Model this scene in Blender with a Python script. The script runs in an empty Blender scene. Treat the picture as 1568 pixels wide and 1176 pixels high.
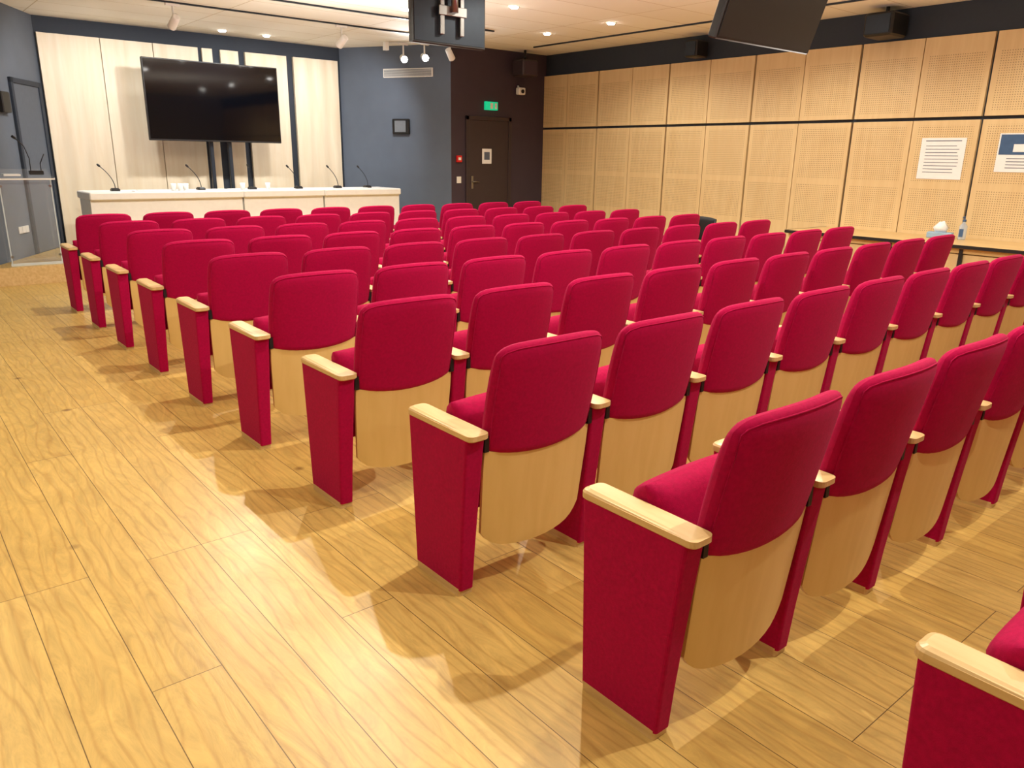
import bpy, math, random
from mathutils import Vector, Matrix
random.seed(4)
sc=bpy.context.scene
try:
    sc.view_settings.view_transform='Standard'; sc.view_settings.look='None'
except Exception: pass
sc.view_settings.exposure=0.0

# ---------------------------------------------------------------- materials
def srgb(r,g,b):
    f=lambda c:(c/255/12.92) if c/255<=.04045 else ((c/255+.055)/1.055)**2.4
    return (f(r),f(g),f(b),1)
def mat(name,col,rough=.5,metal=0,noise=0,nscale=20,bump=0,bscale=200,sheen=0,emit=None,estr=0,trans=0,coat=0,spec=None,alpha=None):
    m=bpy.data.materials.new(name); m.use_nodes=True
    nt=m.node_tree; b=nt.nodes['Principled BSDF']
    b.inputs['Base Color'].default_value=col; b.inputs['Roughness'].default_value=rough; b.inputs['Metallic'].default_value=metal
    if sheen: b.inputs['Sheen Weight'].default_value=sheen; b.inputs['Sheen Roughness'].default_value=.4; b.inputs['Sheen Tint'].default_value=(1,.25,.5,1)
    if trans: b.inputs['Transmission Weight'].default_value=trans
    if coat: b.inputs['Coat Weight'].default_value=coat
    if alpha is not None: b.inputs['Alpha'].default_value=alpha
    if spec is not None: b.inputs['Specular IOR Level'].default_value=spec
    if emit: b.inputs['Emission Color'].default_value=emit; b.inputs['Emission Strength'].default_value=estr
    tc=nt.nodes.new('ShaderNodeTexCoord')
    if noise:
        n=nt.nodes.new('ShaderNodeTexNoise'); n.inputs['Scale'].default_value=nscale; n.inputs['Detail'].default_value=4
        nt.links.new(tc.outputs['Object'],n.inputs['Vector'])
        r=nt.nodes.new('ShaderNodeMapRange'); r.inputs['From Min'].default_value=.3; r.inputs['From Max'].default_value=.7
        r.inputs['To Min'].default_value=1-noise; r.inputs['To Max'].default_value=1+noise
        nt.links.new(n.outputs['Fac'],r.inputs['Value'])
        v=nt.nodes.new('ShaderNodeVectorMath'); v.operation='SCALE'; v.inputs[0].default_value=col[:3]
        nt.links.new(r.outputs['Result'],v.inputs['Scale']); nt.links.new(v.outputs['Vector'],b.inputs['Base Color'])
    if bump:
        n2=nt.nodes.new('ShaderNodeTexNoise'); n2.inputs['Scale'].default_value=bscale; n2.inputs['Detail'].default_value=2
        nt.links.new(tc.outputs['Object'],n2.inputs['Vector'])
        bp=nt.nodes.new('ShaderNodeBump'); bp.inputs['Strength'].default_value=bump; bp.inputs['Distance'].default_value=.002
        nt.links.new(n2.outputs['Fac'],bp.inputs['Height']); nt.links.new(bp.outputs['Normal'],b.inputs['Normal'])
    return m

class N:
    def __init__(s,nt): s.nt=nt
    def new(s,t,**k):
        n=s.nt.nodes.new(t)
        for a,b in k.items(): setattr(n,a,b)
        return n
    def m(s,op,a,b=None,c=None):
        n=s.nt.nodes.new('ShaderNodeMath'); n.operation=op
        for i,v in enumerate((a,b,c)):
            if v is None: continue
            if isinstance(v,(int,float)): n.inputs[i].default_value=v
            else: s.nt.links.new(v,n.inputs[i])
        return n.outputs[0]
    def mix(s,f,a,b,typ='MIX'):
        n=s.nt.nodes.new('ShaderNodeMix'); n.data_type='RGBA'; n.blend_type=typ
        for i,v in ((0,f),(6,a),(7,b)):
            if isinstance(v,(int,float)): n.inputs[i].default_value=v
            elif isinstance(v,tuple): n.inputs[i].default_value=v
            else: s.nt.links.new(v,n.inputs[i])
        return n.outputs[2]

def wood(name,c1,c2,axis='Z',rough=.4,scale=1.0,perf=False,amt=1.0):
    m=bpy.data.materials.new(name); m.use_nodes=True; nt=m.node_tree; g=N(nt); b=nt.nodes['Principled BSDF']
    tc=g.new('ShaderNodeTexCoord'); mp=g.new('ShaderNodeMapping')
    st={'X':(1.2,14,14),'Y':(14,1.2,14),'Z':(14,14,1.2)}[axis]
    mp.inputs['Scale'].default_value=[q*scale for q in st]
    nt.links.new(tc.outputs['Object'],mp.inputs['Vector'])
    n=g.new('ShaderNodeTexNoise'); n.inputs['Scale'].default_value=1.5; n.inputs['Detail'].default_value=6; n.inputs['Distortion'].default_value=.4
    nt.links.new(mp.outputs[0],n.inputs['Vector'])
    r=g.new('ShaderNodeMapRange'); r.inputs['From Min'].default_value=.35; r.inputs['From Max'].default_value=.65
    nt.links.new(n.outputs['Fac'],r.inputs['Value'])
    col=g.mix(g.m('MULTIPLY',r.outputs[0],amt),c1,c2)
    if perf:
        ge=g.new('ShaderNodeNewGeometry'); sp=g.new('ShaderNodeSeparateXYZ'); nt.links.new(ge.outputs['Position'],sp.inputs[0])
        y=sp.outputs[1]; z=sp.outputs[2]
        W=PW
        fy=g.m('FRACT',g.m('DIVIDE',g.m('SUBTRACT',YW0+20*W,y),W))
        iny=g.m('MULTIPLY',g.m('GREATER_THAN',fy,.09),g.m('LESS_THAN',fy,.91))
        zs=None
        for a,c in ((1.99,2.56),(1.25,1.85),(.72,1.19)):
            q=g.m('MULTIPLY',g.m('GREATER_THAN',z,a),g.m('LESS_THAN',z,c)); zs=q if zs is None else g.m('ADD',zs,q)
        S=.0233
        dy=g.m('SUBTRACT',g.m('FRACT',g.m('DIVIDE',g.m('ADD',y,50),S)),.5); dz=g.m('SUBTRACT',g.m('FRACT',g.m('DIVIDE',z,S)),.5)
        d=g.m('SQRT',g.m('ADD',g.m('MULTIPLY',dy,dy),g.m('MULTIPLY',dz,dz)))
        dot=g.m('MULTIPLY',g.m('LESS_THAN',d,.21),g.m('MULTIPLY',iny,zs))
        col=g.mix(g.m('MULTIPLY',dot,.75),col,srgb(90,62,35))
    nt.links.new(col,b.inputs['Base Color']); b.inputs['Roughness'].default_value=rough
    return m

YW0=10.3767; PW=.6977; ZC=3.07
def floor_mat():
    m=bpy.data.materials.new('oak_planks'); m.use_nodes=True; nt=m.node_tree; g=N(nt); b=nt.nodes['Principled BSDF']
    ge=g.new('ShaderNodeNewGeometry'); sp=g.new('ShaderNodeSeparateXYZ'); nt.links.new(ge.outputs['Position'],sp.inputs[0])
    cb=g.new('ShaderNodeCombineXYZ'); nt.links.new(g.m('ADD',sp.outputs[1],20.3),cb.inputs[0]); nt.links.new(g.m('ADD',sp.outputs[0],10.14),cb.inputs[1])
    br=g.new('ShaderNodeTexBrick'); br.offset=.37; br.offset_frequency=3; br.squash=1
    br.inputs['Scale'].default_value=1; br.inputs['Brick Width'].default_value=2.1; br.inputs['Row Height'].default_value=.195
    br.inputs['Mortar Size'].default_value=.0015; br.inputs['Mortar Smooth'].default_value=.2
    br.inputs['Color1'].default_value=(0,0,0,1); br.inputs['Color2'].default_value=(1,1,1,1); br.inputs['Mortar'].default_value=(.5,.5,.5,1)
    nt.links.new(cb.outputs[0],br.inputs['Vector'])
    bw=g.new('ShaderNodeSeparateColor'); nt.links.new(br.outputs['Color'],bw.inputs[0])
    tint=g.mix(bw.outputs[0],srgb(200,164,88),srgb(214,181,106))
    cb2=g.new('ShaderNodeCombineXYZ')
    nt.links.new(g.m('MULTIPLY',sp.outputs[0],9),cb2.inputs[0]); nt.links.new(g.m('MULTIPLY',sp.outputs[1],1.8),cb2.inputs[1]); nt.links.new(g.m('MULTIPLY',bw.outputs[0],37),cb2.inputs[2])
    n=g.new('ShaderNodeTexNoise'); n.inputs['Scale'].default_value=1.3; n.inputs['Detail'].default_value=9; n.inputs['Roughness'].default_value=.7; n.inputs['Distortion'].default_value=2.5
    nt.links.new(cb2.outputs[0],n.inputs['Vector'])
    r=g.new('ShaderNodeMapRange'); r.inputs['From Min'].default_value=.3; r.inputs['From Max'].default_value=.7; r.inputs['To Min'].default_value=.72; r.inputs['To Max'].default_value=1.12
    nt.links.new(n.outputs['Fac'],r.inputs['Value'])
    cr=g.new('ShaderNodeCombineColor')
    for i in range(3): nt.links.new(r.outputs[0],cr.inputs[i])
    col=g.mix(1.0,tint,cr.outputs[0],'MULTIPLY')
    wv=g.new('ShaderNodeTexWave'); wv.bands_direction='X'; wv.inputs['Scale'].default_value=.8; wv.inputs['Distortion'].default_value=14; wv.inputs['Detail'].default_value=3; wv.inputs['Detail Scale'].default_value=.7
    nt.links.new(cb2.outputs[0],wv.inputs['Vector'])
    wf=g.m('MULTIPLY',g.m('POWER',wv.outputs['Fac'],8),.35)
    col=g.mix(wf,col,srgb(156,112,50))
    vo=g.new('ShaderNodeTexVoronoi'); vo.inputs['Scale'].default_value=1.9
    nt.links.new(ge.outputs['Position'],vo.inputs['Vector'])
    kr=g.new('ShaderNodeMapRange'); kr.inputs['From Min'].default_value=.02; kr.inputs['From Max'].default_value=.06; kr.inputs['To Min'].default_value=.7; kr.inputs['To Max'].default_value=0
    nt.links.new(vo.outputs['Distance'],kr.inputs['Value'])
    col=g.mix(kr.outputs[0],col,srgb(105,70,32))
    col=g.mix(g.m('MULTIPLY',br.outputs['Fac'],.85),col,srgb(80,54,22))
    nt.links.new(col,b.inputs['Base Color'])
    n3=g.new('ShaderNodeTexNoise'); n3.inputs['Scale'].default_value=3; nt.links.new(ge.outputs['Position'],n3.inputs['Vector'])
    r3=g.new('ShaderNodeMapRange'); r3.inputs['To Min'].default_value=.26; r3.inputs['To Max'].default_value=.44
    nt.links.new(n3.outputs['Fac'],r3.inputs['Value']); nt.links.new(r3.outputs[0],b.inputs['Roughness'])
    bp=g.new('ShaderNodeBump'); bp.inputs['Strength'].default_value=.4; bp.inputs['Distance'].default_value=.003
    h=g.m('SUBTRACT',g.m('MULTIPLY',n.outputs['Fac'],.5),br.outputs['Fac'])
    nt.links.new(h,bp.inputs['Height']); nt.links.new(bp.outputs[0],b.inputs['Normal'])
    return m
def ceil_mat():
    m=bpy.data.materials.new('ceiling_tiles'); m.use_nodes=True; nt=m.node_tree; g=N(nt); b=nt.nodes['Principled BSDF']
    ge=g.new('ShaderNodeNewGeometry'); mp=g.new('ShaderNodeMapping'); mp.inputs['Location'].default_value=(5.3,10.1,0)
    nt.links.new(ge.outputs['Position'],mp.inputs['Vector'])
    br=g.new('ShaderNodeTexBrick'); br.offset=0; br.inputs['Scale'].default_value=1; br.inputs['Brick Width'].default_value=1.8; br.inputs['Row Height'].default_value=.6
    br.inputs['Mortar Size'].default_value=.006; br.inputs['Color1'].default_value=srgb(242,239,228); br.inputs['Color2'].default_value=srgb(238,234,222); br.inputs['Mortar'].default_value=srgb(200,188,160)
    nt.links.new(mp.outputs[0],br.inputs['Vector']); nt.links.new(br.outputs['Color'],b.inputs['Base Color']); b.inputs['Roughness'].default_value=.85
    return m

M={}
M['red']=mat('crimson_fabric',srgb(166,0,66),.85,noise=.12,nscale=90,bump=.5,bscale=700,sheen=.12,spec=.15)
M['beech']=wood('beech_shell',srgb(224,194,126),srgb(212,180,108),'Z',.38,1,amt=.5)
M['arm']=wood('beech_armrest',srgb(216,186,134),srgb(200,166,112),'Y',.35,1.5)
M['black']=mat('black_plastic',srgb(22,22,24),.45,noise=.1)
M['floor']=floor_mat(); M['ceil']=ceil_mat()
M['slate']=mat('slate_paint',srgb(92,104,122),.75,noise=.04,nscale=4,bump=.1)
M['slate_left']=mat('slate_paint_left',srgb(98,108,122),.75,noise=.04,nscale=4,bump=.1)
M['navy']=mat('navy_band',srgb(38,48,62),.7,noise=.04)
M['maroon']=mat('aubergine_paint',srgb(60,48,60),.75,noise=.05,nscale=4)
M['door']=mat('brown_door',srgb(54,42,46),.5,noise=.05)
M['cream']=wood('cream_veneer',srgb(234,224,202),srgb(224,208,180),'Z',.45,.7,amt=.6)
M['perf']=wood('perforated_oak',srgb(220,195,148),srgb(210,181,132),'Z',.5,.8,perf=True,amt=.7)
M['white']=mat('white_laminate',srgb(242,242,240),.4,noise=.02)
M['whitep']=mat('white_plastic',srgb(235,235,232),.4,noise=.02)
M['screen']=mat('glass_screen',srgb(4,5,9),.05,noise=.02,spec=.6)
M['metal']=mat('brushed_metal',srgb(150,150,150),.35,metal=1,noise=.05)
M['dkmetal']=mat('dark_metal',srgb(48,56,66),.4,metal=.6,noise=.05)
M['green']=mat('exit_green',srgb(0,140,90),.4,emit=srgb(20,200,140),estr=.8)
M['redp']=mat('red_plastic',srgb(210,30,30),.4,noise=.03)
M['glow']=mat('lamp_glow',(1,1,1,1),.4,emit=(1,.97,.92,1),estr=45)
M['glowc']=mat('lamp_glow_cool',(1,1,1,1),.4,emit=(.9,.96,1,1),estr=60)
M['acryl']=mat('acrylic',(.85,.9,.95,1),.04,spec=.6,alpha=.07)
M['edge_glint']=mat('acrylic_edge_highlight',(.75,.85,.9,1),.15,alpha=.6,noise=.02)  # paler, more opaque colour paints the highlights on the acrylic edges
M['paper']=mat('paper',srgb(236,238,240),.8,noise=.02)
M['ink']=mat('ink',srgb(90,100,120),.8)
M['blue']=mat('blue_print',srgb(60,90,130),.7,noise=.05)
M['gel']=mat('clear_bottle',srgb(200,215,230),.15,alpha=.5)
M['tissue']=mat('tissue_blue',srgb(150,180,205),.7,noise=.05)
M['grey']=mat('grey_panel',srgb(112,120,130),.6,noise=.04)
M['doorgrey']=mat('slate_door',srgb(82,92,106),.6,noise=.04)
M['wall_back']=mat('warm_wall',srgb(180,170,152),.8,noise=.04)

# ---------------------------------------------------------------- mesh builder
class MB:
    def __init__(s): s.v=[];s.f=[];s.m=[];s.sm=[];s.mats=[]
    def mi(s,k):
        if k not in s.mats: s.mats.append(k)
        return s.mats.index(k)
    def add(s,vs,fs,k,smooth=False):
        o=len(s.v); s.v+=[tuple(v) for v in vs]; i=s.mi(k)
        for f in fs: s.f.append(tuple(a+o for a in f)); s.m.append(i); s.sm.append(smooth)
    def box(s,x0,x1,y0,y1,z0,z1,k,c=0):
        if c<=0:
            vs=[(x,y,z) for z in (z0,z1) for x,y in ((x0,y0),(x1,y0),(x1,y1),(x0,y1))]
            s.add(vs,[(3,2,1,0),(4,5,6,7),(0,1,5,4),(1,2,6,5),(2,3,7,6),(3,0,4,7)],k); return
        s.loft([s.rrect(x0+c,x1-c,y0+c,y1-c,c*.5,z0,1),s.rrect(x0,x1,y0,y1,c,z0+c,1),s.rrect(x0,x1,y0,y1,c,z1-c,1),s.rrect(x0+c,x1-c,y0+c,y1-c,c*.5,z1,1)],k)
    def rrect(s,x0,x1,y0,y1,r,z,n=3):
        p=[]
        for cx,cy,a0 in ((x1-r,y0+r,-90),(x1-r,y1-r,0),(x0+r,y1-r,90),(x0+r,y0+r,180)):
            for i in range(n+1):
                a=math.radians(a0+90*i/n); p.append((cx+r*math.cos(a),cy+r*math.sin(a),z))
        return p
    def loft(s,rings,k,smooth=False,cap=True,close=True):
        n=len(rings[0]); vs=[p for r in rings for p in r]; fs=[]
        for j in range(len(rings)-1):
            for i in range(n if close else n-1):
                a=j*n+i; b=j*n+(i+1)%n; fs.append((a,b,b+n,a+n))
        s.add(vs,fs,k,smooth)
        if cap:
            o=len(s.v)-len(vs); i=s.mi(k)
            s.f.append(tuple(o+q for q in reversed(range(n)))); s.m.append(i); s.sm.append(False)
            s.f.append(tuple(o+len(vs)-n+q for q in range(n))); s.m.append(i); s.sm.append(False)
    def tube(s,pts,r,k,n=8,cap=True):
        rings=[]; pts=[Vector(p) for p in pts]
        for i,p in enumerate(pts):
            d=(pts[min(i+1,len(pts)-1)]-pts[max(i-1,0)]).normalized()
            up=Vector((0,0,1)) if abs(d.z)<.95 else Vector((1,0,0))
            a=d.cross(up).normalized(); b=a.cross(d)
            rr=r[i] if isinstance(r,(list,tuple)) else r
            rings.append([tuple(p+a*math.cos(2*math.pi*q/n)*rr-b*math.sin(2*math.pi*q/n)*rr) for q in range(n)])
        s.loft(rings,k,True,cap)
    def pillow(s,P,nu,nv,k):
        """P(u,v,side) -> point, side -1 rear / +1 front; edges coincide"""
        cs=lambda i,n:-math.cos(math.pi*i/n)
        for sd in (-1,1):
            vs=[P(cs(i,nu),cs(j,nv),sd) for j in range(nv+1) for i in range(nu+1)]
            fs=[]
            for j in range(nv):
                for i in range(nu):
                    a=j*(nu+1)+i; q=(a,a+1,a+nu+2,a+nu+1); fs.append(q if sd<0 else q[::-1])
            s.add(vs,fs,k,True)
    def mesh(s,name):
        me=bpy.data.meshes.new(name); me.from_pydata(s.v,[],s.f)
        for k in s.mats: me.materials.append(M[k])
        me.polygons.foreach_set('material_index',s.m); me.polygons.foreach_set('use_smooth',s.sm); me.update()
        return me
    def obj(s,name,loc=(0,0,0),rz=0,rx=0):
        o=bpy.data.objects.new(name,s.mesh(name)); sc.collection.objects.link(o); o.location=loc; o.rotation_euler=(rx,0,rz); return o

# ---------------------------------------------------------------- room shell
XR=9.1; XL=-1.2; YB=-2.6; YF=12.0; YD=10.25
def shell(name,x0,x1,y0,y1,z0,z1,k):
    b=MB(); b.box(x0,x1,y0,y1,z0,z1,k); return b.obj(name)
shell('floor',XL-.2,XR+.3,YB-.2,YF+.2,-.12,0,'floor')
shell('ceiling',XL-.2,XR+.3,YB-.2,YF+.2,ZC,ZC+.12,'ceil')
shell('wall_front',1.7,6.6,YF,YF+.12,0,ZC,'navy')
shell('wall_back',XL-.1,XR+.2,YB-.12,YB,0,ZC,'wall_back')
shell('wall_left',XL-.12,XL,YB-.1,6.5,0,ZC,'wall_back')
shell('wall_right',XR+.04,XR+.16,YB-.1,YD+.1,0,ZC,'navy')
shell('wall_door_side',7.2,XR+.16,YD,YD+.12,0,ZC,'maroon')
def wing(name,p,q,k,th=.12):
    p=Vector(p);q=Vector(q); d=(q-p); L=d.length; d/=L
    b=MB(); b.box(0,L,0,th,0,ZC,k); o=b.obj(name,(p.x,p.y,0),math.atan2(d.y,d.x)); return o,L,math.atan2(d.y,d.x)
WL0=(-1.2,6.44); WL1=(1.98,11.95)
wing('wall_left_wing',WL0,(2.01,12.0),'slate_left')
WR0=(6.244,11.98); WR1=(7.2,10.25)
_,WRL,WRA=wing('wall_right_wing',WR0,WR1,'slate')
# front cream wall panels
b=MB()
def ripple(x0,x1,z0,z1,y=11.95,amp=.006,per=.24):
    n=max(4,int((x1-x0)/.012)); vs=[]
    for i in range(n+1):
        x=x0+(x1-x0)*i/n; yy=y+amp*math.cos(2*math.pi*x/per)
        vs+=[(x,yy,z0),(x,yy,z1),(x,YF-.002,z0),(x,YF-.002,z1)]
    fs=[]
    for i in range(n):
        a=4*i; fs+=[(a,a+4,a+5,a+1),(a+1,a+5,a+7,a+3),(a+2,a,a+4,a+6)]
    fs+=[(0,1,3,2),(4*n,4*n+2,4*n+3,4*n+1)]
    b.add(vs,fs,'cream',False)
for x0,x1 in ((2.03,2.75),(2.76,3.41),(3.42,4.02),(4.08,4.22),(4.34,4.60),(4.70,5.34),(5.45,6.2)):
    ripple(x0,x1,.21,2.87)
b.obj('wall_panelling_front')
# right perforated panels
b=MB()
i=0
while YW0-(i+1)*PW>YB-.5:
    ya=YW0-i*PW; yb=max(YW0-(i+1)*PW,YB+.01)
    g0=.014 if i%2==0 else .005; g1=.005 if i%2==0 else .014
    for z0,z1 in ((.02,1.90),(1.935,2.7425)):
        b.box(XR,XR+.04,yb+g1,min(ya-g0,YD-.003),z0,z1,'perf')
    i+=1
b.obj('wall_panelling_right')
shell('baseboard_left',XL,XL+.015,YB,6.3,0,.08,'navy')
# stage
def poly(b,pts,z0,z1,k,kt=None):
    n=len(pts); vs=[(x,y,z0) for x,y in pts]+[(x,y,z1) for x,y in pts]
    b.add(vs,[(i,(i+1)%n,(i+1)%n+n,i+n) for i in range(n)],k); b.add(vs[n:],[tuple(range(n))],kt or k)
b=MB()
poly(b,[(.88,9.98),(6.8,9.98),(6.8,10.8),(6.2,11.94),(2.0,11.94)],0,.2,'arm','floor')
b.obj('stage_platform')

# ---------------------------------------------------------------- auditorium seat
def ryr(z): # rear profile
    return -.345-(z-.53)*.20 if z>.53 else -.345+(.53-z)*.10
def seat_mesh(last):
    b=MB()
    def post(cx):
        b.loft([b.rrect(cx-.030,cx+.030,-.292,-.028,.008,0),b.rrect(cx-.030,cx+.030,-.292,-.028,.008,.028)],'arm')
        L=[]
        for t in (0,.25,.5,.75,1):
            z=.022+t*.568; hw=.0285+.009*t
            L.append(b.rrect(cx-hw,cx+hw,-.298-.05*t**1.2,-.024+.018*t,.009,z))
        b.loft(L,'red')
        A=lambda ins,z,fz=0:[(x,y,z-(.010 if y<-.34 else 0)*fz) for x,y,z in b.rrect(cx-.041+ins,cx+.041-ins,-.372+ins,.004-ins,.022-ins*.5,z,4)]
        b.loft([A(.004,.586),A(0,.590),A(0,.606,0),A(.004,.612,.6),A(.014,.617,1)],'arm')
    post(-.28135)
    if last: post(.28135)
    # upholstered back
    def back(u,v,sd):
        e=(max(0,1-abs(u)**8))**.5*(max(0,1-abs(v)**(10 if v>0 else 40)))**.5
        zt=.902-.012*u*u-.03*abs(u)**10; zb=.497+.026*u*u
        z=zb+(zt-zb)*(v+1)/2; hw=.234+.004*math.sin(math.pi*(v+1)/2)
        hw*= 1-.025*max(0,v)**6
        y=ryr(z)-.034*(1-u*u)+.03
        y+= -.029*e if sd<0 else (.038+.012*(1-v*v))*e
        return (u*hw,y,z)
    b.pillow(back,18,18,'red')
    pts=[]
    for q in [(-.95,-.9+i*.3) for i in range(7)]+[(-.9+.15*i,.93) for i in range(13)]+[(.95,.9-i*.3) for i in range(7)]:
        p=back(q[0],q[1],-1); pts.append((p[0],p[1]-.0005,p[2]))
    b.tube(pts,.0026,'red',5)
    # beech shell
    def sh(u,v,sd):
        zt=.505+.026*u*u; zb=.145+.03*u*u+.045*abs(u)**8
        z=zb+(zt-zb)*(v+1)/2; hw=.236-.012*max(0,(.45-z))/.3
        y=ryr(z)-.034*(1-u*u)+.016+(-.006 if sd<0 else .006)
        return (u*hw,y,z)
    b.pillow(sh,16,10,'beech')
    cs=lambda i,n:-math.cos(math.pi*i/n)
    per=[(cs(i,16),-1) for i in range(17)]+[(1,cs(j,10)) for j in range(1,11)]+[(cs(i,16),1) for i in range(15,-1,-1)]+[(-1,cs(j,10)) for j in range(9,0,-1)]
    b.loft([[sh(u,v,-1) for u,v in per],[sh(u,v,1) for u,v in per]],'beech',cap=False)
    for sx in (-1,1):
        b.box(*sorted((sx*.226,sx*.244)),-.345,-.30,.53,.585,'black')
    # tipped-up seat cushion (spring-folded, leaning forward)
    def cu(u,v,sd):
        e=(max(0,1-abs(u)**12))**.5*(max(0,1-abs(v)**8))**.5
        t=(v+1)/2
        z=.30+.35*t+.010*(1-u*u)*max(0,v) - (.03*t*e if sd>0 else -.004*e)
        y=-.262+.115*t + (-.055*e if sd<0 else (.075+.02*t)*e)
        return (u*.238,y,z)
    b.pillow(cu,16,14,'red')
    b.tube([(-.245,-.25,.36),(.245,-.25,.36)],.012,'black',8)
    return b.mesh('theater_seat')
me_n=seat_mesh(False); me_l=seat_mesh(True)
XP=1.376; Y1=1.3176; DY=.8628; DX=.5627
for r in range(-1,9):
    for c in range(10):
        o=bpy.data.objects.new('theater_seat',me_l if c==9 else me_n); sc.collection.objects.link(o)
        o.location=(XP+DX*(c+.5),Y1+r*DY,0)

# ---------------------------------------------------------------- TV on stand
b=MB()
Y=11.38
b.box(3.09,4.93,Y,Y+.05,1.59,2.63,'black',.006)
b.box(3.103,4.917,Y-.003,Y+.01,1.612,2.617,'screen')
b.box(3.5,4.5,Y+.05,Y+.09,1.85,2.35,'black')
for x in (3.93,4.19): b.box(x-.025,x+.025,Y+.08,Y+.14,.23,2.3,'dkmetal',.005)
b.box(3.5,4.62,Y-.2,Y+.4,.2,.24,'dkmetal',.01); b.box(3.9,4.22,Y+.08,Y+.14,.7,.76,'dkmetal')
b.obj('television_on_stand')
# ---------------------------------------------------------------- conference table
b=MB()
xs=[2.07,3.93,5.1,6.36]
for i in range(3):
    x0,x1=xs[i]+.003,xs[i+1]-.003
    b.box(x0,x1,10.38,11.08,.875,.965,'white',.012)
    b.box(x0+.01,x1-.01,10.43,10.46,.22,.875,'white')
    for x in (x0+.01,x1-.06): b.box(x,x+.05,10.46,11.0,.2,.875,'white',.004)
b.obj('conference_table')
def mic(x,y,z=.965,lean=-1,name='gooseneck_microphone',H=.26):
    b=MB()
    b.loft([b.rrect(-.05,.05,-.06,.06,.02,0),b.rrect(-.05,.05,-.06,.06,.02,.02),b.rrect(-.035,.035,-.04,.05,.015,.035)],'black')
    pts=[(lean*.14*(t/10)**2,-.02,.03+H*(t/10)) for t in range(11)]
    b.tube(pts,.005,'dkmetal',6); e=Vector(pts[-1]); d=(e-Vector(pts[-2])).normalized()
    b.tube([e,e+d*.01,e+d*.04,e+d*.05],[.006,.013,.013,.006],'black',8)
    b.obj(name,(x,y,z))
for x,l in ((2.45,-1),(3.5,-1),(4.2,-.3),(4.88,-1),(5.5,-1),(6.0,-1)): mic(x,10.78,lean=l)
def cup(x,y):
    b=MB(); n=14
    ring=lambda r,z:[(r*math.cos(2*math.pi*i/n),r*math.sin(2*math.pi*i/n),z) for i in range(n)]
    b.loft([ring(.028,0),ring(.036,.09),ring(.033,.09),ring(.026,.006)],'whitep',True)
    b.obj('paper_cup',(x,y,.965))
for x in (3.12,3.2,3.28,4.02,4.37): cup(x,10.7+random.uniform(-.06,.06))
for x in (2.75,4.6,5.75):
    b=MB(); b.box(-.14,.14,-.1,.1,0,.008,'paper'); b.box(-.09,.1,-.08,.09,.008,.014,'white'); b.obj('paper_stack',(x,10.58,.965),random.uniform(-.3,.3))

# ---------------------------------------------------------------- lectern
b=MB()
b.box(-.26,.26,-.22,.22,0,.03,'acryl',.004); b.box(-.26,.26,-.223,-.219,0,.03,'edge_glint')
b.box(-.25,.25,-.2,-.188,.03,.93,'acryl')
for x in (-.25,.238): b.box(x,x+.012,-.188,.15,.03,.93,'acryl'); b.box(x,x+.012,-.203,-.2,.03,.93,'edge_glint')
for x in (-.235,.235):
    for z in (.1,.86): b.tube([(x,-.205,z),(x,-.18,z)],.014,'metal',10)
b.loft([[(-.28,-.26,.93),(.28,-.26,.93),(.28,.2,1.02),(-.28,.2,1.02)],[(-.28,-.26,.942),(.28,-.26,.942),(.28,.2,1.032),(-.28,.2,1.032)]],'acryl')
b.box(-.28,.28,-.264,-.26,.928,.944,'whitep'); b.box(.278,.283,-.26,-.24,.928,.95,'whitep')  # thin white strips paint the highlight along the desk's edges
b.box(-.18,-.02,-.12,.08,.965,.985,'paper')
b.tube([(.1,0,.99),(.1,-.02,1.15),(.06,-.06,1.28),(-.02,-.14,1.36)],.005,'black',6); b.tube([(-.02,-.14,1.36),(-.05,-.17,1.38)],.014,'black',8)
b.tube([(.2,0,.99),(.2,-.02,1.1),(.24,-.06,1.2)],.005,'black',6); b.box(.08,.22,-.04,.03,.975,1.02,'black',.006)
b.obj('acrylic_lectern',(1.40,10.3,.2))

# ---------------------------------------------------------------- wing wall fittings
def on_right_wing(bm,name):
    o=bm.obj(name,(WR0[0],WR0[1],0),WRA); return o
b=MB(); L=WRL
b.box(.41*L,.85*L,-.02,-.001,2.61,2.74,'whitep',.004)
for i in range(7): b.box(.42*L,.84*L,-.026,-.02,2.625+i*.015,2.632+i*.015,'grey')
on_right_wing(b,'air_vent')
b=MB(); b.box(.49*L,.64*L,-.06,-.001,1.77,2.0,'black',.01); b.box(.515*L,.615*L,-.066,-.06,1.80,1.97,'grey',.002); on_right_wing(b,'wall_speaker')
# door side wall
b=MB(); y=YD
b.box(7.47,7.53,y-.03,y-.001,0,2.06,'door',.004); b.box(8.33,8.39,y-.03,y-.001,0,2.06,'door',.004); b.box(7.47,8.39,y-.03,y-.001,2.0,2.06,'door',.004)
b.box(7.53,8.33,y-.018,y-.001,.005,2.0,'door',.003)
b.box(7.57,7.61,y-.03,y-.018,.95,1.15,'metal',.003); b.tube([(7.59,y-.03,1.06),(7.59,y-.06,1.06),(7.70,y-.06,1.06)],.009,'metal')
b.obj('door_1')
def plate(name,x0,x1,y0,y1,z0,z1,k,extra=None):
    b=MB(); b.box(x0,x1,y0,y1,z0,z1,k,.0015)
    if extra: extra(b)
    return b.obj(name)
plate('door_sign',7.79,7.98,y-.024,y-.0185,1.34,1.57,'paper',lambda b:(b.box(7.83,7.94,y-.026,y-.022,1.40,1.52,'ink'),))
plate('exit_sign',7.84,8.08,y-.05,y-.001,2.16,2.285,'green',lambda b:(b.box(7.93,7.98,y-.053,y-.048,2.18,2.265,'whitep'),b.box(8.02,8.06,y-.053,y-.048,2.18,2.265,'whitep')))
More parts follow.
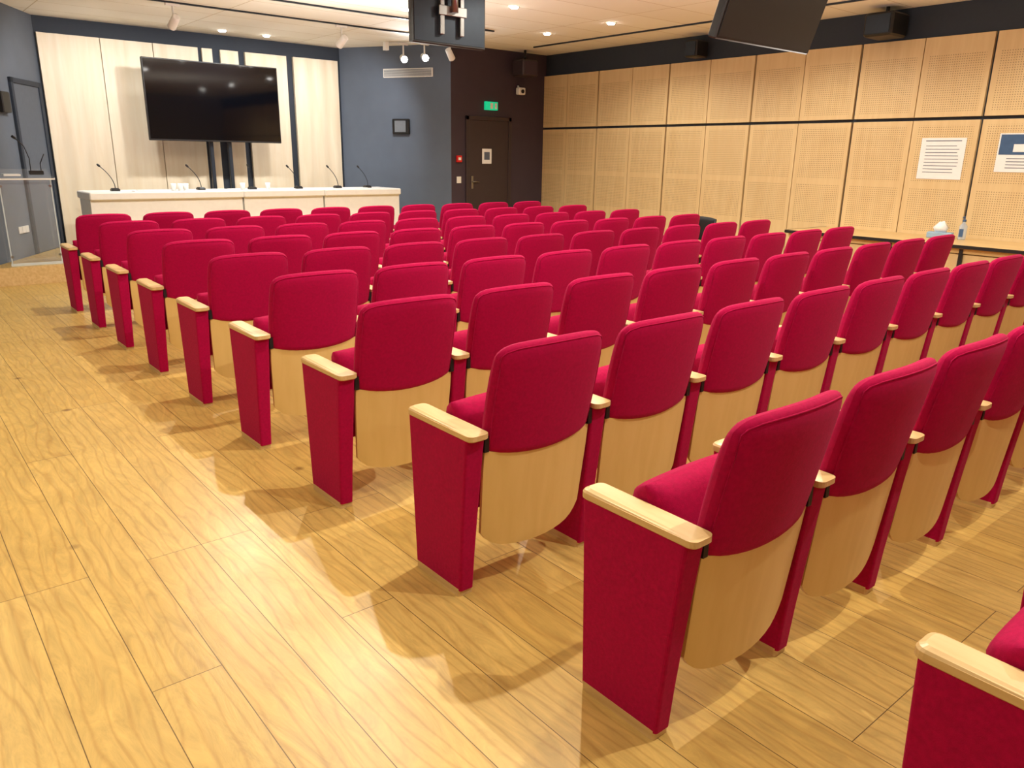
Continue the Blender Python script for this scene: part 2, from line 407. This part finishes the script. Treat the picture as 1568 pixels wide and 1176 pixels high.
plate('fire_call_point',7.29,7.38,y-.04,y-.001,1.36,1.46,'redp',lambda b:b.box(7.31,7.36,y-.043,y-.038,1.39,1.43,'whitep'))
plate('light_switch',7.30,7.38,y-.015,y-.001,1.04,1.14,'whitep')
b=MB(); b.box(8.46,8.6,y-.12,y-.03,2.42,2.53,'whitep',.012); b.tube([(8.53,y-.04,2.5),(8.53,y,2.56)],.015,'whitep'); b.tube([(8.53,y-.12,2.47),(8.53,y-.135,2.47)],.03,'black',12); b.obj('security_camera')
b=MB(); b.box(8.3,8.62,y-.4,y-.12,2.68,2.92,'door',.02); b.box(8.33,8.59,y-.405,y-.395,2.7,2.9,'maroon',.003); b.tube([(8.46,y-.25,2.9),(8.46,y-.25,ZC)],.02,'black'); b.obj('ceiling_speaker')
# right wall upper fittings
b=MB(); b.box(8.72,9.08,4.3,4.62,2.76,3.0,'black',.02); b.box(8.712,8.72,4.33,4.59,2.79,2.97,'dkmetal'); b.tube([(8.9,4.46,3.0),(8.9,4.46,ZC)],.02,'black'); b.obj('wall_loudspeaker')
b=MB(); b.box(8.85,9.1,6.95,7.15,2.77,2.98,'black',.015); b.box(8.842,8.85,6.97,7.13,2.79,2.96,'dkmetal'); b.obj('wall_loudspeaker')
def poster(name,y0,y1,z0,z1,blue):
    b=MB(); X=XR-.003
    b.box(X-.002,X,y0,y1,z0,z1,'paper')
    w=y1-y0;h=z1-z0
    if not blue:
        b.box(X-.003,X-.001,y0+.1*w,y1-.1*w,z1-.08*h,z1-.06*h,'ink')
        for i in range(9): b.box(X-.003,X-.001,y0+(.1+.12*random.random())*w,y1-.12*w,z1-(.2+i*.08)*h,z1-(.185+i*.08)*h,'ink')
    else:
        b.box(X-.003,X-.001,y0+.03*w,y1-.03*w,z0+.45*h,z1-.03*h,'blue'); b.box(X-.004,X-.002,y0+.25*w,y1-.3*w,z0+.52*h,z0+.72*h,'paper')
        for i in range(4): b.box(X-.003,X-.001,y0+.1*w,y1-.2*w,z0+(.1+.08*i)*h,z0+(.12+.08*i)*h,'ink')
    b.obj(name)
poster('wall_poster',3.51,3.97,1.29,1.72,False); poster('wall_poster',2.72,3.2,1.38,1.76,True)
# counter
b=MB(); X0=8.2
b.box(X0,XR-.002,YB+.05,4.95,.655,.69,'arm'); b.box(X0-.012,X0,YB+.05,4.95,.66,.692,'black'); b.box(X0-.012,XR-.002,4.95,4.962,.66,.692,'black')
b.box(X0+.05,X0+.07,YB+.05,4.93,.02,.60,'perf')
yy=YB+.05
while yy<4.94:
    b.box(X0+.02,X0+.06,yy,yy+.035,0,.655,'black'); yy+=.6977
b.box(X0+.03,X0+.06,YB+.05,4.93,.61,.655,'arm')
b.box(X0+.07,XR-.01,4.9,4.93,0,.655,'arm')
b.obj('side_counter')
b=MB(); b.box(-.06,.06,-.12,.12,0,.06,'tissue',.006)
b.loft([[(-.02,-.05,.06),(.02,-.05,.06),(.02,.05,.06),(-.02,.05,.06)],[(-.05,-.06,.10),(.04,-.07,.11),(.05,.05,.10),(-.04,.07,.11)],[(-.01,-.03,.17),(.01,-.02,.18),(.015,.02,.16),(-.012,.02,.17)]],'paper',True)
b.obj('tissue_box',(8.85,3.52,.69),.2)
b=MB(); n=14; ring=lambda r,z:[(r*math.cos(2*math.pi*i/n),r*math.sin(2*math.pi*i/n),z) for i in range(n)]
b.loft([ring(.036,0),ring(.038,.01),ring(.038,.14),ring(.016,.17),ring(.016,.185)],'gel',True)
b.loft([ring(.018,.185),ring(.018,.205),ring(.007,.206),ring(.007,.235)],'blue',True); b.tube([(0,0,.235),(-.05,0,.23)],.007,'blue',6); b.box(-.039,-.037,-.02,.02,.03,.11,'blue')
b.obj('hand_sanitizer_bottle',(8.85,3.30,.69))
# black chair by the wall
b=MB()
for sx in (-.22,.22):
    b.tube([(sx,-.2,0),(sx,-.19,.44)],.012,'black'); b.tube([(sx,.22,0),(sx,.2,.44),(sx*.95,.25,.76)],.012,'black')
b.box(-.23,.23,-.22,.2,.43,.47,'black',.015)
b.pillow(lambda u,v,sd:(u*.22,.25-.02*(1-u*u)*-1+ .015*sd*(max(0,1-u**6)*max(0,1-v**6))**.5,.62+.14*v+.02*(1-u*u)*max(0,v)),12,8,'black')
b.obj('stacking_chair',(7.75,6.0,0),math.radians(-90))

# ---------------------------------------------------------------- ceiling fittings
def hung_tv(name,cx,cy,zb,w,h,tilt,bracket):
    b=MB()
    b.box(-w/2,w/2,-.03,.03,0,h,'black',.008)
    b.box(-w/2+.02,w/2-.02,-.034,-.028,.02,h-.02,'black' if not bracket else 'dkmetal')
    if bracket:
        b.box(-.12,-.08,-.07,-.03,.08,h,'metal',.004); b.box(.08,.12,-.07,-.03,.08,h,'metal',.004); b.box(-.14,.14,-.08,-.06,h*.45,h*.6,'metal',.004); b.tube([(0,-.1,h*.5),(0,-.1,h+.1)],.03,'metal')
    o=b.obj(name,(cx,cy,zb),0,tilt)
    b2=MB(); top=zb+h*math.cos(tilt)-.05; dy=-math.sin(tilt)*h
    b2.tube([(0,dy+.06,top),(0,dy+.06,ZC)],.025,'black')
    p=b2.obj('mount_pole',(cx,cy,0)); p.parent=o
    bpy.context.view_layer.update(); p.matrix_parent_inverse=o.matrix_world.inverted()
    return o
hung_tv('ceiling_monitor',4.05,5.8,2.34,.75,.5,0,True)
hung_tv('ceiling_monitor',4.44,3.0,2.13,1.0,.6,math.radians(18),False)
def spot_fix(x,y,z,aim,lit=True,name='track_spotlight',cool=False,bar=False):
    b=MB(); a=Vector(aim).normalized(); p=Vector((0,0,0))
    b.tube([p-a*.09,p-a*.085,p+a*.08,p+a*.085],[.03,.045,.05,.05],'whitep',14)
    b.tube([p+a*.0855,p+a*.088],.046,'glowc' if cool else ('glow' if lit else 'black'),14)
    b.tube([(0,0,0),(0,.0,.03),(0,0,ZC-z-.02)],.012,'whitep',8); b.box(-.08,.08,-.02,.02,ZC-z-.045,ZC-z-.0195,'whitep',.004)
    return b.obj(name,(x,y,z))
spot_fix(3.06,9.795,2.86,(-.1,.8,-.5)); spot_fix(5.16,9.795,2.86,(-.1,.8,-.5))
spot_fix(6.60,10.62,2.84,(-.35,-.85,-.25),cool=True); spot_fix(6.83,10.4,2.86,(-.35,-.85,-.25),cool=True); spot_fix(7.1,10.12,2.9,(.6,.3,-.6),lit=False)
b=MB(); b.tube([(6.42,10.8,ZC-.012),(7.2,10.02,ZC-.012)],.010,'whitep'); b.box(6.38,6.44,10.76,10.84,ZC-.12,ZC-.002,'whitep'); b.obj('spotlight_bar')
def rail(name,p,q,k='dkmetal'):
    b=MB(); b.box(p[0],q[0],p[1],q[1],ZC-.018,ZC-.001,k); b.obj(name)
rail('lighting_track',(1.9,9.78),(6.6,9.81)); rail('lighting_track',(8.28,3.0),(8.31,9.6)); rail('lighting_track',(1.9,8.8),(6.9,8.83))
def downlight(x,y):
    b=MB(); n=20; ring=lambda r,z:[(r*math.cos(2*math.pi*i/n),r*math.sin(2*math.pi*i/n),z) for i in range(n)]
    b.loft([ring(.065,-.001),ring(.067,-.006),ring(.05,-.008),ring(.048,-.006)],'whitep',True,cap=False)
    b.loft([ring(.048,-.004),ring(.046,-.014),ring(.038,-.02)],'glow',True); b.obj('recessed_downlight',(x,y,ZC))
def spot(x,y,z,aim,W,col,size,r=.05,blend=.6):
    l=bpy.data.lights.new('spot','SPOT'); l.energy=W; l.color=col; l.spot_size=math.radians(size); l.spot_blend=blend; l.shadow_soft_size=r
    o=bpy.data.objects.new('lamp_light',l); sc.collection.objects.link(o); o.location=(x,y,z)
    o.rotation_euler=Vector(aim).to_track_quat('-Z','Y').to_euler(); return o
WARM=(1,.93,.79); NEU=(1,.96,.91); COOL=(.92,.96,1)
for X,W in ((-.4,42),(2.5,190),(4.9,115),(7.55,100)):
    for Yy in (.4,2.55,4.9,7.28):
        w_=W*(.8 if Yy<1 else 1)
        downlight(X,Yy); spot(X,Yy,ZC-.04,(0,0,-1),w_,WARM,155,.018,.5)
spot(2.0,-1.8,ZC-.04,(0,0,-1),45,WARM,155,.03,.5); downlight(2.0,-1.8)
for X,Yy in ((7.55,8.47),(6.0,7.3),(4.23,11.5),(4.86,11.5),(3.4,8.3),(5.2,8.3)): downlight(X,Yy)
for X in (2.4,3.6,4.8,5.9):
    spot(X,9.9,2.9,(0,.8,-.55),115,NEU,100,.06,.8)
for x,y_ in ((6.56,10.52),(6.79,10.3)): spot(x,y_,2.8,(-.35,-.85,-.4),70,COOL,120,.05,.8)
spot(4.0,10.9,3.0,(0,-.1,-1),120,COOL,150,.1)
# added fill: unseen up-facing discs that brighten the ceiling, no fixtures
for x,y_,W in ((2.0,1.5,40),(5.8,3.5,46),(4.2,7.6,52)):
    l=bpy.data.lights.new('ceiling_fill','AREA'); l.shape='DISK'; l.size=1.6; l.energy=W; l.color=(1,.94,.85)
    o=bpy.data.objects.new('ceiling_fill_light',l); sc.collection.objects.link(o); o.location=(x,y_,1.7); o.rotation_euler=(math.pi,0,0)

w=bpy.data.worlds.new('World'); sc.world=w; w.use_nodes=True; w.node_tree.nodes['Background'].inputs[0].default_value=(.9,.85,.75,1); w.node_tree.nodes['Background'].inputs[1].default_value=.1

# ---------------------------------------------------------------- left wing fittings
dl=Vector((WL0[0]-2.01,WL0[1]-12.0)).normalized(); AL=math.atan2(-dl.y,-dl.x)
LL=(Vector((2.01,12.0))-Vector(WL0)).length
def LW(bm,name): return bm.obj(name,(WL0[0],WL0[1],0),AL)
b=MB(); s=LL
b.box(s-.95,s-.89,-.035,-.001,.2,2.26,'navy',.004); b.box(s-.16,s-.10,-.035,-.001,.2,2.26,'navy',.004); b.box(s-.95,s-.10,-.035,-.001,2.2,2.26,'navy',.004); b.box(s-.89,s-.16,-.02,-.001,.205,2.2,'doorgrey',.003)
LW(b,'door_2')
b=MB(); b.box(s-1.5,s-1.15,-.02,-.001,2.6,2.78,'grey',.004); LW(b,'air_vent')
b=MB(); b.box(s-1.3,s-1.1,-.06,-.001,1.85,2.08,'black',.01); LW(b,'wall_speaker')
b=MB()
for i in range(3): b.box(s-1.3+i*.09,s-1.22+i*.09,-.015,-.001,.48,.56,'whitep',.003)
LW(b,'wall_socket')

# ---------------------------------------------------------------- camera
f=1174.29;pi_=math.radians(16.487);ya=math.radians(39.694);ro=math.radians(.932)
Fh=Vector((math.sin(ya),math.cos(ya),0)); R=Vector((math.cos(ya),-math.sin(ya),0)); Zv=Vector((0,0,1))
d=math.cos(pi_)*Fh-math.sin(pi_)*Zv; dn=-math.sin(pi_)*Fh-math.cos(pi_)*Zv
rx=math.cos(ro)*R-math.sin(ro)*dn; dx=math.sin(ro)*R+math.cos(ro)*dn
cam=bpy.data.cameras.new('camera'); co=bpy.data.objects.new('camera',cam); sc.collection.objects.link(co)
mw=Matrix.Identity(4)
for i in range(3): mw[i][0]=rx[i]; mw[i][1]=-dx[i]; mw[i][2]=-d[i]
mw[2][3]=1.45; co.matrix_world=mw
cam.sensor_width=36; cam.lens=f/1568*36; cam.clip_start=.02
sc.camera=co
